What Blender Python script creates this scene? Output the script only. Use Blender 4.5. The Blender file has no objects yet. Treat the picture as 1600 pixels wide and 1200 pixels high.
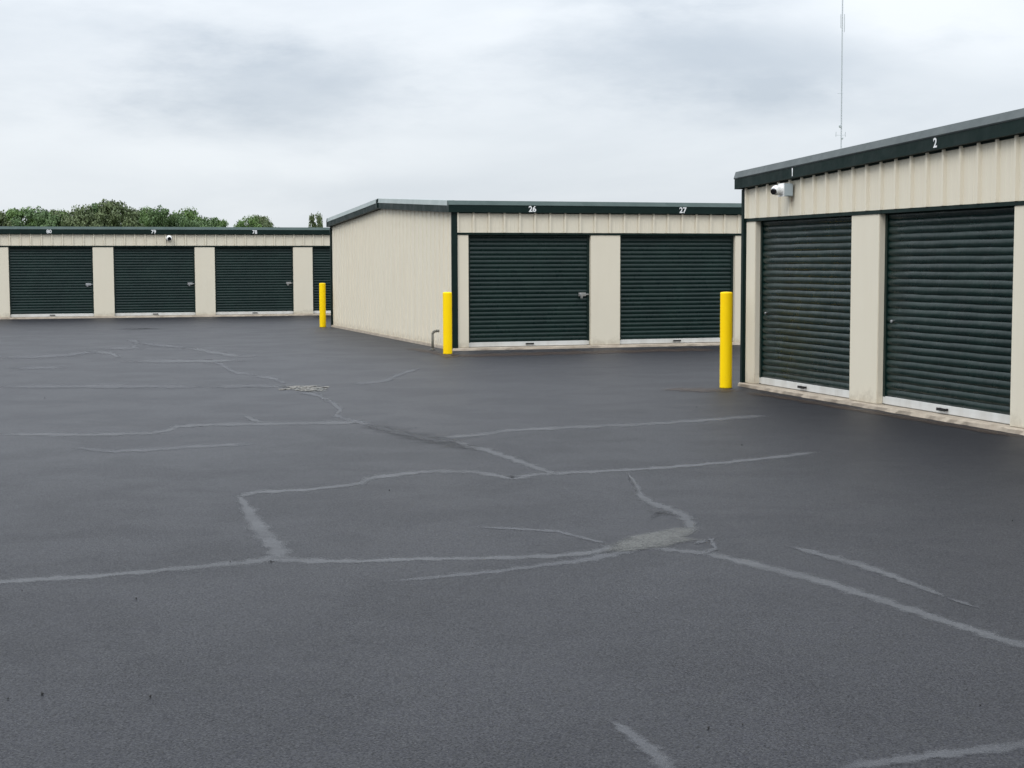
import bpy, bmesh, math, random
from mathutils import Vector, Matrix
R = math.radians
random.seed(7)
scene = bpy.context.scene
C = scene.collection

# ------------------------------------------------------------------ camera
F_PX, PITCH, ROLL, CAM_H = 2400.0, 4.495, -0.179, 1.629      # focal length in pixels of a 1600 px wide frame
cd = bpy.data.cameras.new('camera'); cam = bpy.data.objects.new('camera', cd); C.objects.link(cam)
cd.sensor_fit = 'HORIZONTAL'; cd.sensor_width = 36.0; cd.lens = 36.0*F_PX/1600.0
cd.clip_start = 0.1; cd.clip_end = 6000
cam.matrix_world = Matrix.Translation((0, 0, CAM_H)) @ Matrix.Rotation(R(90-PITCH), 4, 'X') @ Matrix.Rotation(R(ROLL), 4, 'Z')
scene.camera = cam

# ------------------------------------------------------------------ sky, sun, exposure
SUN_EL, SUN_AZ = 42.0, -148.0                                # degrees; azimuth clockwise from +Y
world = bpy.data.worlds.new("World"); scene.world = world; world.use_nodes = True
wt = world.node_tree; wt.nodes.clear()
def N(t, kind, **kw):
    n = t.nodes.new(kind)
    for k, v in kw.items():
        if k.startswith('i_'): n.inputs[k[2:].replace('_', ' ')].default_value = v
        else: setattr(n, k, v)
    return n
def LK(t, a, b): t.links.new(a, b)
def math_node(t, op, a, b=None, c=None, clamp=False):
    n = t.nodes.new('ShaderNodeMath'); n.operation = op; n.use_clamp = clamp
    for i, v in enumerate((a, b, c)):
        if v is None: continue
        if isinstance(v, (int, float)): n.inputs[i].default_value = v
        else: t.links.new(v, n.inputs[i])
    return n.outputs[0]
def smooth(t, v, lo, hi, to0=0.0, to1=1.0):
    n = t.nodes.new('ShaderNodeMapRange'); n.interpolation_type = 'SMOOTHSTEP'
    t.links.new(v, n.inputs[0])
    for i, x in enumerate((lo, hi, to0, to1)): n.inputs[i+1].default_value = x
    return n.outputs[0]
out = N(wt, 'ShaderNodeOutputWorld')
sky = N(wt, 'ShaderNodeTexSky', sky_type='NISHITA', sun_disc=False, sun_elevation=R(SUN_EL), sun_rotation=R(SUN_AZ))
bg1 = N(wt, 'ShaderNodeBackground'); bg1.inputs[1].default_value = 0.10; LK(wt, sky.outputs[0], bg1.inputs[0])
tc = N(wt, 'ShaderNodeTexCoord')
sep = N(wt, 'ShaderNodeSeparateXYZ'); LK(wt, tc.outputs['Generated'], sep.inputs[0])
az = math_node(wt, 'ARCTAN2', sep.outputs[0], sep.outputs[1])
zc = math_node(wt, 'MAXIMUM', sep.outputs[2], 0.0)
el = math_node(wt, 'ARCSINE', sep.outputs[2])
mp = N(wt, 'ShaderNodeMapping'); mp.inputs['Scale'].default_value = (1.0, 1.0, 3.2); mp.inputs['Location'].default_value = (3.1, 0.4, 0.7)
LK(wt, tc.outputs['Generated'], mp.inputs[0])
n1 = N(wt, 'ShaderNodeTexNoise'); n1.inputs['Scale'].default_value = 3.4; n1.inputs['Detail'].default_value = 7; n1.inputs['Roughness'].default_value = 0.52; n1.inputs['Distortion'].default_value = 0.35
LK(wt, mp.outputs[0], n1.inputs[0])
cl = smooth(wt, n1.outputs[0], 0.34, 0.66)
n2 = N(wt, 'ShaderNodeTexNoise'); n2.inputs['Scale'].default_value = 9.0; n2.inputs['Detail'].default_value = 6; n2.inputs['Roughness'].default_value = 0.62
LK(wt, mp.outputs[0], n2.inputs[0])
wob = math_node(wt, 'SUBTRACT', n2.outputs[0], 0.5)
def cloud_blob(a0, e0, sa, se, amount):
    a = math_node(wt, 'DIVIDE', math_node(wt, 'SUBTRACT', az, R(a0)), R(sa))
    e = math_node(wt, 'DIVIDE', math_node(wt, 'SUBTRACT', el, R(e0)), R(se))
    d = math_node(wt, 'SQRT', math_node(wt, 'ADD', math_node(wt, 'MULTIPLY', a, a), math_node(wt, 'MULTIPLY', e, e)))
    d = math_node(wt, 'ADD', d, math_node(wt, 'MULTIPLY', wob, 1.6))
    return smooth(wt, d, 0.1, 1.35, amount, 0.0)
dark = math_node(wt, 'ADD', cloud_blob(-8.5, 6.4, 6.5, 1.7, 0.62), cloud_blob(8.0, 7.4, 8.0, 1.9, 0.55))
dark = math_node(wt, 'ADD', dark, cloud_blob(4.5, 10.0, 6.0, 0.9, 0.35))
dark = math_node(wt, 'ADD', dark, cloud_blob(-17.0, 7.6, 7.5, 2.6, 0.34))
dark = math_node(wt, 'SUBTRACT', dark, cloud_blob(16.5, 8.3, 6.0, 2.2, 0.45))
dark = math_node(wt, 'ADD', dark, cloud_blob(9.0, 5.6, 7.0, 1.0, 0.22))
dark = math_node(wt, 'SUBTRACT', dark, cloud_blob(-5.5, 3.9, 8.0, 0.9, 0.30))
lum = math_node(wt, 'SUBTRACT', math_node(wt, 'MULTIPLY_ADD', cl, 0.42, 0.52), dark)
lum = math_node(wt, 'MULTIPLY_ADD', wob, 0.35, lum, clamp=True)
mixc = N(wt, 'ShaderNodeMix', data_type='RGBA'); LK(wt, lum, mixc.inputs['Factor'])
mixc.inputs['A'].default_value = (0.470, 0.522, 0.585, 1); mixc.inputs['B'].default_value = (0.732, 0.768, 0.805, 1)
zen = math_node(wt, 'MULTIPLY_ADD', math_node(wt, 'POWER', zc, 1.5), 2.7, 1.0)     # an overcast sky is brightest overhead
bg2 = N(wt, 'ShaderNodeBackground'); LK(wt, mixc.outputs['Result'], bg2.inputs[0]); LK(wt, zen, bg2.inputs[1])
ms = N(wt, 'ShaderNodeMixShader'); ms.inputs[0].default_value = 0.93
LK(wt, bg1.outputs[0], ms.inputs[1]); LK(wt, bg2.outputs[0], ms.inputs[2]); LK(wt, ms.outputs[0], out.inputs[0])

sl = bpy.data.lights.new('sun', 'SUN'); sl.energy = 0.85; sl.angle = R(25); sl.color = (1.0, 0.97, 0.92)
sun = bpy.data.objects.new('sun', sl); C.objects.link(sun)
dv = Vector((math.sin(R(SUN_AZ))*math.cos(R(SUN_EL)), math.cos(R(SUN_AZ))*math.cos(R(SUN_EL)), math.sin(R(SUN_EL))))
sun.rotation_euler = dv.to_track_quat('Z', 'Y').to_euler()
scene.render.engine = 'CYCLES'
vs = scene.view_settings
vs.view_transform = 'Standard'; vs.look = 'None'; vs.exposure = 0.20; vs.gamma = 1.0; vs.use_curve_mapping = False

# ------------------------------------------------------------------ finding places in the photograph (used once, to survey the yard)
def ray(px, py):
    d = cam.matrix_world.to_3x3() @ Vector(((px-800)/F_PX, (600-py)/F_PX, -1.0))
    return d
def on_ground(px, py, z=0.0):
    d = ray(px, py); t = (z-CAM_H)/d.z
    return Vector((d.x*t, d.y*t, z))
def at_depth(px, py, Y):
    d = ray(px, py); t = Y/d.y
    return Vector((d.x*t, Y, CAM_H+d.z*t))

# ------------------------------------------------------------------ materials
def new_mat(name):
    m = bpy.data.materials.new(name); m.use_nodes = True
    t = m.node_tree; b = t.nodes['Principled BSDF']
    return m, t, b
def noise(t, vec, scale, detail=4, rough=0.55, dist=0.0):
    n = t.nodes.new('ShaderNodeTexNoise'); n.inputs['Scale'].default_value = scale
    n.inputs['Detail'].default_value = detail; n.inputs['Roughness'].default_value = rough; n.inputs['Distortion'].default_value = dist
    if vec is not None: t.links.new(vec, n.inputs[0])
    return n.outputs[0]
def mixcol(t, f, a, b):
    n = t.nodes.new('ShaderNodeMix'); n.data_type = 'RGBA'
    if isinstance(f, (int, float)): n.inputs['Factor'].default_value = f
    else: t.links.new(f, n.inputs['Factor'])
    for k, v in (('A', a), ('B', b)):
        if isinstance(v, tuple): n.inputs[k].default_value = (*v, 1) if len(v) == 3 else v
        else: t.links.new(v, n.inputs[k])
    return n.outputs['Result']
def world_pos(t):
    return t.nodes.new('ShaderNodeNewGeometry').outputs['Position']
def obj_pos(t):
    return t.nodes.new('ShaderNodeTexCoord').outputs['Object']
def bump(t, b, h, strength, dist):
    n = t.nodes.new('ShaderNodeBump'); n.inputs['Strength'].default_value = strength; n.inputs['Distance'].default_value = dist
    t.links.new(h, n.inputs['Height']); t.links.new(n.outputs[0], b.inputs['Normal'])

def paint(name, c, c2, rough, spec=0.5, scale=1.2, bumpy=0.15, streak=True, metal=0.0):
    m, t, b = new_mat(name)
    p = world_pos(t)
    mpn = t.nodes.new('ShaderNodeMapping'); t.links.new(p, mpn.inputs[0]); mpn.inputs['Scale'].default_value = (1, 1, 0.25 if streak else 1)
    f = noise(t, mpn.outputs[0], scale*3, 6, 0.6)
    f = smooth(t, f, 0.35, 0.7)
    t.links.new(mixcol(t, f, c, c2), b.inputs['Base Color'])
    b.inputs['Roughness'].default_value = rough; b.inputs['Specular IOR Level'].default_value = spec; b.inputs['Metallic'].default_value = metal
    f2 = noise(t, p, scale*2.3, 2)
    bump(t, b, f2, bumpy, 0.02)
    return m

# cream sheet steel with weather stains and ground splash
m_cream, t, b = new_mat('cream_painted_steel')
p = world_pos(t)
mpn = t.nodes.new('ShaderNodeMapping'); t.links.new(p, mpn.inputs[0]); mpn.inputs['Scale'].default_value = (1, 1, 0.12)
f = smooth(t, noise(t, mpn.outputs[0], 5.0, 7, 0.62), 0.38, 0.75)
base = mixcol(t, f, (0.690, 0.635, 0.518), (0.675, 0.617, 0.500))
f = smooth(t, noise(t, p, 0.6, 3), 0.35, 0.7)
base = mixcol(t, math_node(t, 'MULTIPLY', f, 0.5), base, (0.700, 0.632, 0.505))
sx = t.nodes.new('ShaderNodeSeparateXYZ'); t.links.new(p, sx.inputs[0])
sp = smooth(t, math_node(t, 'MULTIPLY_ADD', noise(t, p, 9, 6, 0.7), -0.5, math_node(t, 'ADD', sx.outputs[2], 0.12)), -0.12, 0.08, 0.42, 0.0)   # splash dirt, a hand's width up from the paving
t.links.new(mixcol(t, sp, base, (0.30, 0.245, 0.18)), b.inputs['Base Color'])
b.inputs['Roughness'].default_value = 0.5; b.inputs['Specular IOR Level'].default_value = 0.35
bump(t, b, noise(t, p, 1.7, 2), 0.2, 0.02)

# dark green enamel of the roll-up doors
def green_mat(name, c, c2, rough, spec):
    m, t, b = new_mat(name)
    p = world_pos(t)
    f = smooth(t, noise(t, p, 2.2, 6, 0.6), 0.35, 0.7)
    t.links.new(mixcol(t, f, c, c2), b.inputs['Base Color'])
    r = noise(t, p, 4.5, 5, 0.6)
    t.links.new(smooth(t, r, 0.3, 0.7, rough-0.06, rough+0.10), b.inputs['Roughness'])
    b.inputs['Specular IOR Level'].default_value = spec
    bump(t, b, math_node(t, 'ADD', noise(t, p, 3.1, 2), math_node(t, 'MULTIPLY', noise(t, p, 9.0, 2), 0.5)), 0.5, 0.02)
    return m
m_door = green_mat('dark_green_door_enamel', (0.0036, 0.0150, 0.0132), (0.0060, 0.0205, 0.0172), 0.30, 0.30)
m_trim = green_mat('dark_green_trim_enamel', (0.0038, 0.0135, 0.0115), (0.0052, 0.0170, 0.0145), 0.5, 0.16)
m_cap = green_mat('skylit_green_trim_top', (0.082, 0.098, 0.099), (0.100, 0.116, 0.116), 0.5, 0.4)  # trim green lightened: sky light on the sloping top put into the colour
m_capB = green_mat('skylit_dark_green_trim_top', (0.036, 0.060, 0.055), (0.048, 0.074, 0.068), 0.5, 0.3)  # darker version, sky light on the sloping top also painted in
m_rake = paint('sky_reflection_rake_trim', (0.30, 0.345, 0.335), (0.36, 0.40, 0.39), 0.5, 0.4)  # pale colour carries the sky reflection on the rake top
m_roof = paint('galvalume_roof_sheet', (0.34, 0.36, 0.36), (0.42, 0.43, 0.42), 0.4, 0.5, metal=0.5)
m_alu = paint('pale_aluminium', (0.61, 0.61, 0.59), (0.52, 0.51, 0.48), 0.45, 0.5, scale=1.5)
m_chrome = paint('latch_steel', (0.55, 0.56, 0.57), (0.42, 0.42, 0.43), 0.28, 0.5, scale=6, metal=0.9)
m_black = paint('black_rubber', (0.012, 0.012, 0.012), (0.02, 0.02, 0.02), 0.6, 0.3)
m_lens = paint('black_glass', (0.005, 0.005, 0.006), (0.008, 0.008, 0.008), 0.08, 0.6, bumpy=0)
m_white = paint('white_plastic', (0.78, 0.78, 0.76), (0.70, 0.70, 0.68), 0.35, 0.5)
m_grey = paint('blue_grey_box_enamel', (0.42, 0.48, 0.50), (0.36, 0.42, 0.45), 0.4, 0.5)
m_num = paint('white_number_vinyl', (0.80, 0.80, 0.80), (0.72, 0.73, 0.73), 0.5, 0.3)
m_mast = paint('galvanised_mast_steel', (0.40, 0.43, 0.46), (0.46, 0.49, 0.52), 0.5, 0.5, scale=0.1)
m_pipe = paint('weathered_olive_pipe', (0.13, 0.125, 0.10), (0.20, 0.19, 0.16), 0.6, 0.3, scale=10)

# yellow bollard sleeve with scuffs
m_yel, t, b = new_mat('yellow_plastic_sleeve')
p = world_pos(t)
f = smooth(t, noise(t, p, 3, 5, 0.65), 0.4, 0.75)
base = mixcol(t, f, (0.98, 0.665, 0.003), (0.97, 0.63, 0.003))
sc = smooth(t, noise(t, p, 26, 6, 0.75), 0.62, 0.72)
sx = t.nodes.new('ShaderNodeSeparateXYZ'); t.links.new(p, sx.inputs[0])
low = smooth(t, sx.outputs[2], 0.0, 0.35, 0.75, 0.06)
t.links.new(mixcol(t, math_node(t, 'MULTIPLY', sc, low), base, (0.33, 0.24, 0.08)), b.inputs['Base Color'])
b.inputs['Roughness'].default_value = 0.55; b.inputs['Specular IOR Level'].default_value = 0.12

# concrete of the floor slabs
m_conc, t, b = new_mat('tan_stained_concrete')
p = world_pos(t)
f = smooth(t, noise(t, p, 3.2, 7, 0.7), 0.32, 0.68)
base = mixcol(t, f, (0.46, 0.395, 0.315), (0.33, 0.275, 0.215))
g = smooth(t, noise(t, p, 60, 3, 0.6), 0.55, 0.75)
t.links.new(mixcol(t, math_node(t, 'MULTIPLY', g, 0.5), base, (0.18, 0.14, 0.11)), b.inputs['Base Color'])
b.inputs['Roughness'].default_value = 0.9
bump(t, b, noise(t, p, 40, 5, 0.7), 0.7, 0.01)

# sealed asphalt
def asphalt_nodes(t, b, tint):
    p = world_pos(t)
    big = smooth(t, noise(t, p, 0.16, 5, 0.6, 0.4), 0.34, 0.66)
    mid = smooth(t, noise(t, p, 0.95, 6, 0.62, 0.3), 0.34, 0.68)
    fine = noise(t, p, 7.0, 5, 0.7)
    c = mixcol(t, big, tuple(x*tint for x in (0.029, 0.0298, 0.042)), tuple(x*tint for x in (0.038, 0.0388, 0.053)))
    c = mixcol(t, math_node(t, 'MULTIPLY', mid, 0.25), c, tuple(x*tint for x in (0.025, 0.026, 0.029)))
    c = mixcol(t, smooth(t, fine, 0.3, 0.75, 0.0, 0.45), c, tuple(x*tint for x in (0.050, 0.052, 0.058)))
    # lane scuffed paler by traffic, with far sky sheen painted in; uneven margin
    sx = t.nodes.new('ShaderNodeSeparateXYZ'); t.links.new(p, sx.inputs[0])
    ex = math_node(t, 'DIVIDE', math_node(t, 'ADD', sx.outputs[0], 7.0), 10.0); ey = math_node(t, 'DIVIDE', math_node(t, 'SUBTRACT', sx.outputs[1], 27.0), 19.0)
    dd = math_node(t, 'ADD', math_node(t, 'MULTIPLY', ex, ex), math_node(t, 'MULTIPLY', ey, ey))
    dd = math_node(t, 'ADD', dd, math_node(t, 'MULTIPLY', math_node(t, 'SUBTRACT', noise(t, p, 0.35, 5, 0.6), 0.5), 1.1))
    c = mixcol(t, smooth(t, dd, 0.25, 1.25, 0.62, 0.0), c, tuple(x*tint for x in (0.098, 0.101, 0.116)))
    v = t.nodes.new('ShaderNodeTexVoronoi'); v.inputs['Scale'].default_value = 150; t.links.new(p, v.inputs[0])
    sp1 = t.nodes.new('ShaderNodeSeparateColor'); t.links.new(v.outputs['Color'], sp1.inputs[0])
    br = smooth(t, sp1.outputs[0], 0.80, 0.98, 0.0, 0.45)
    c = mixcol(t, br, c, tuple(x*tint for x in (0.110, 0.112, 0.116)))
    dk = smooth(t, sp1.outputs[1], 0.66, 0.92, 0.0, 0.85)
    c = mixcol(t, dk, c, tuple(x*tint for x in (0.008, 0.008, 0.010)))
    g2 = noise(t, p, 95, 4, 0.75)
    c = mixcol(t, smooth(t, g2, 0.45, 0.66, 0.0, 0.8), c, tuple(x*tint for x in (0.012, 0.013, 0.015)))
    t.links.new(c, b.inputs['Base Color'])
    t.links.new(smooth(t, mid, 0.0, 1.0, 0.52, 0.57), b.inputs['Roughness'])
    g3 = noise(t, p, 85, 4, 0.75)
    spv = math_node(t, 'MULTIPLY', smooth(t, sp1.outputs[2], 0.15, 0.85, 0.14, 0.34), smooth(t, g3, 0.36, 0.60, 0.55, 1.15))
    t.links.new(spv, b.inputs['Specular IOR Level'])
    h = math_node(t, 'ADD', math_node(t, 'MULTIPLY', v.outputs['Distance'], 0.7), math_node(t, 'MULTIPLY', g2, 1.0))
    b1 = t.nodes.new('ShaderNodeBump'); b1.inputs['Strength'].default_value = 0.30; b1.inputs['Distance'].default_value = 0.006; t.links.new(h, b1.inputs['Height'])
    b2 = t.nodes.new('ShaderNodeBump'); b2.inputs['Strength'].default_value = 0.08; b2.inputs['Distance'].default_value = 0.05
    t.links.new(noise(t, p, 0.8, 3, 0.5), b2.inputs['Height']); t.links.new(b1.outputs[0], b2.inputs['Normal']); t.links.new(b2.outputs[0], b.inputs['Normal'])
    return c, p
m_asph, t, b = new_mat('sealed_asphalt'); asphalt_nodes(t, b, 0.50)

# worn pale seams: soft, broken edges
def worn_mat(name, col, strength):
    m, t, b = new_mat(name)
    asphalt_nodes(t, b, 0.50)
    c = b.inputs['Base Color'].links[0].from_socket
    t.links.new(mixcol(t, 0.72, c, col), b.inputs['Base Color'])
    p = world_pos(t)
    at = t.nodes.new('ShaderNodeAttribute'); at.attribute_name = 'wear'
    w = math_node(t, 'ADD', at.outputs['Fac'], math_node(t, 'MULTIPLY', math_node(t, 'SUBTRACT', noise(t, p, 9, 8, 0.8), 0.5), 1.7))
    w = math_node(t, 'ADD', w, math_node(t, 'MULTIPLY', math_node(t, 'SUBTRACT', noise(t, p, 70, 3, 0.7), 0.5), 1.3))
    pt = smooth(t, noise(t, p, 1.6, 4, 0.6), 0.30, 0.60, 0.78, 1.0)
    t.links.new(math_node(t, 'MULTIPLY', smooth(t, w, -0.05, 1.12, 0.0, strength), pt), b.inputs['Alpha'])
    return m
m_seam = worn_mat('worn_seam', (0.108, 0.111, 0.118), 0.84)
m_seam_soft = worn_mat('faint_worn_seam', (0.104, 0.107, 0.116), 0.78)
m_bare = worn_mat('bare_worn_patch', (0.135, 0.136, 0.126), 0.95)
m_darkmark = worn_mat('dark_crack_mark', (0.012, 0.012, 0.014), 0.34)
m_dirt = worn_mat('reddish_dirt', (0.085, 0.058, 0.042), 0.6)
m_rust = worn_mat('rust_streak', (0.22, 0.09, 0.035), 0.8)

m_stone = paint('broken_concrete', (0.20, 0.19, 0.17), (0.10, 0.095, 0.09), 0.9, 0.3, scale=8)
m_grass, t, b = new_mat('rough_grass')
p = world_pos(t)
t.links.new(mixcol(t, smooth(t, noise(t, p, 0.5, 8, 0.7), 0.35, 0.65), (0.045, 0.075, 0.02), (0.075, 0.10, 0.035)), b.inputs['Base Color']); b.inputs['Roughness'].default_value = 0.95
def leaf_mat(name, a, c):
    m, t, b = new_mat(name)
    g = t.nodes.new('ShaderNodeNewGeometry')
    f = noise(t, g.outputs['Position'], 0.55, 3, 0.6)
    c1 = mixcol(t, smooth(t, f, 0.35, 0.65), a, c)
    t.links.new(mixcol(t, math_node(t, 'MULTIPLY', g.outputs['Random Per Island'], 0.35), c1, tuple(min(1, x*1.7) for x in c)), b.inputs['Base Color'])
    b.inputs['Roughness'].default_value = 0.6; b.inputs['Specular IOR Level'].default_value = 0.3
    return m
m_leaf = [leaf_mat('mid_green_leaves', (0.060, 0.105, 0.042), (0.088, 0.138, 0.055)),
          leaf_mat('olive_leaves', (0.068, 0.095, 0.042), (0.098, 0.125, 0.055)),
          leaf_mat('fresh_green_leaves', (0.060, 0.110, 0.032), (0.095, 0.155, 0.045))]
m_bark = paint('grey_bark', (0.11, 0.09, 0.07), (0.16, 0.14, 0.11), 0.9, 0.2, scale=3)

# ------------------------------------------------------------------ mesh helpers
def mesh_from(name, verts, faces, mat, smooth_faces=False):
    me = bpy.data.meshes.new(name); me.from_pydata([tuple(v) for v in verts], [], faces); me.materials.append(mat)
    if smooth_faces: me.shade_smooth()
    me.update(); return me
def put(name, me, parent=None, loc=None, rot=None):
    o = bpy.data.objects.new(name, me); C.objects.link(o)
    if parent is not None: o.parent = parent
    if loc is not None: o.location = loc
    if rot is not None: o.rotation_euler = rot
    return o
def tag(o, label, cat, group=None):
    o['label'] = label; o['category'] = cat
    if group: o['group'] = group
    return o
def structure(o, label=None):
    o['kind'] = 'structure'
    if label: o['label'] = label
    return o
class MB:
    def __init__(s): s.v = []; s.f = []
    def box(s, x0, x1, y0, y1, z0, z1):
        i = len(s.v)
        s.v += [(x0,y0,z0),(x1,y0,z0),(x1,y1,z0),(x0,y1,z0),(x0,y0,z1),(x1,y0,z1),(x1,y1,z1),(x0,y1,z1)]
        s.f += [(i,i+3,i+2,i+1),(i+4,i+5,i+6,i+7),(i,i+1,i+5,i+4),(i+1,i+2,i+6,i+5),(i+2,i+3,i+7,i+6),(i+3,i,i+4,i+7)]
        return s
    def cyl(s, a, b, r0, r1=None, n=16, cap=True):
        r1 = r0 if r1 is None else r1
        a, b = Vector(a), Vector(b); d = (b-a).normalized()
        u = d.orthogonal().normalized(); w = d.cross(u); i = len(s.v)
        for k in range(n):
            t = 2*math.pi*k/n; q = u*math.cos(t)+w*math.sin(t)
            s.v += [a+q*r0, b+q*r1]
        for k in range(n):
            k2 = (k+1) % n
            s.f.append((i+2*k, i+2*k2, i+2*k2+1, i+2*k+1))
        if cap:
            s.f.append(tuple(i+2*k for k in reversed(range(n)))); s.f.append(tuple(i+2*k+1 for k in range(n)))
        return s
    def lathe(s, prof, c=(0,0,0), n=24):
        i = len(s.v); c = Vector(c)
        for r, z in prof:
            for k in range(n):
                t = 2*math.pi*k/n; s.v.append(c+Vector((r*math.cos(t), r*math.sin(t), z)))
        for j in range(len(prof)-1):
            for k in range(n):
                k2 = (k+1) % n
                s.f.append((i+j*n+k, i+j*n+k2, i+(j+1)*n+k2, i+(j+1)*n+k))
        s.f.append(tuple(i+k for k in reversed(range(n)))); s.f.append(tuple(i+(len(prof)-1)*n+k for k in range(n)))
        return s
    def extrude(s, sec, a, b, skew=0.0):
        """closed section sec = [(y,z)] swept along x from a to b; skew raises z per x"""
        i = len(s.v); n = len(sec)
        for x in (a, b):
            for y, z in sec: s.v.append((x, y, z+skew*x))
        for k in range(n):
            k2 = (k+1) % n; s.f.append((i+k, i+k2, i+n+k2, i+n+k))
        s.f.append(tuple(i+k for k in reversed(range(n)))); s.f.append(tuple(i+n+k for k in range(n)))
        return s
    def mesh(s, name, mat, sm=False, bevel=0.0):
        me = mesh_from(name, s.v, s.f, mat)
        bm = bmesh.new(); bm.from_mesh(me)
        bmesh.ops.recalc_face_normals(bm, faces=bm.faces)
        if bevel: bmesh.ops.bevel(bm, geom=list(bm.edges), offset=bevel, segments=2, affect='EDGES')
        bm.to_mesh(me); bm.free()
        if sm: me.shade_smooth()
        return me
    def build(s, name, mat, parent=None, loc=None, rot=None, sm=False, bevel=0.0):
        return put(name, s.mesh(name, mat, sm, bevel), parent, loc, rot)

# ------------------------------------------------------------------ ground
g = put('grass_ground', mesh_from('grass_ground', [(-3000,-3000,-.06),(3000,-3000,-.06),(3000,3000,-.06),(-3000,3000,-.06)], [(0,1,2,3)], m_grass)); structure(g, 'open grass land round the storage yard')
asphalt = put('asphalt_yard', mesh_from('asphalt_yard', [(-60,-40,0),(60,-40,0),(60,75,0),(-60,75,0)], [(0,1,2,3)], m_asph)); structure(asphalt, 'dark sealed asphalt yard between the storage buildings')
MBk = MB().box(-60,60,-40,75,-.3,-.004).build('asphalt_base', m_conc, asphalt)

def ribbon(name, pts, mat, z, steps=6):
    pts = [(x, y, max(w, 4.2) if y < 720 else w) for x, y, w in pts]
    """pts: (px, py, width in px) surveyed from the photograph; the seam lies on the asphalt"""
    P = []
    for k in range(len(pts)-1):
        for j in range(steps):
            f = j/steps; P.append(tuple(pts[k][i]*(1-f)+pts[k+1][i]*f for i in range(3)))
    P.append(pts[-1])
    W = []
    for (x, y, w) in P:
        c = on_ground(x, y, z); a = on_ground(x, y+w*0.5, z)
        wid = 0
        W.append([c, x, y, w])
    verts = []; faces = []; wear = []
    n = len(W)
    cs = [w[0] for w in W]
    for i in range(n):
        d = (cs[min(i+1, n-1)]-cs[max(i-1, 0)]); d.z = 0; d.normalize()
        s = Vector((-d.y, d.x, 0))
        # on-screen thickness w measured perpendicular to the line -> width on the ground
        eps = 0.02
        x0, y0 = W[i][1], W[i][2]
        c = cs[i]
        def scr(q):
            l = cam.matrix_world.inverted() @ q
            return Vector((F_PX*l.x/-l.z, -F_PX*l.y/-l.z))
        a0 = scr(c); a1 = scr(c+s*eps); dd = scr(c+d*eps)-a0; dd.normalize()
        off = a1-a0; perp = abs(off.x*dd.y-off.y*dd.x)/eps
        hw = 0.5*W[i][3]/max(perp, 1e-3)
        hw = min(hw, 0.45)*1.5
        hw *= 1+0.25*math.sin(i*1.7+z*900)+random.uniform(-.12, .12)
        jit = random.uniform(-.12, .12)*hw
        end = min(1.0, min(i, n-1-i)/3.0+0.25)
        for q, wv in ((-1.3, 0), (-.25, .95), (.25, .95), (1.3, 0)):
            verts.append(c+s*(hw*q+jit)); wear.append((wv+.15)*end if wv else -0.3)
    for i in range(n-1):
        for k in range(3):
            a = i*4+k; faces.append((a, a+1, a+5, a+4))
    me = mesh_from(name, verts, faces, mat)
    at = me.attributes.new('wear', 'FLOAT', 'POINT')
    for i, w in enumerate(wear): at.data[i].value = w
    return put(name, me, asphalt)

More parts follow.
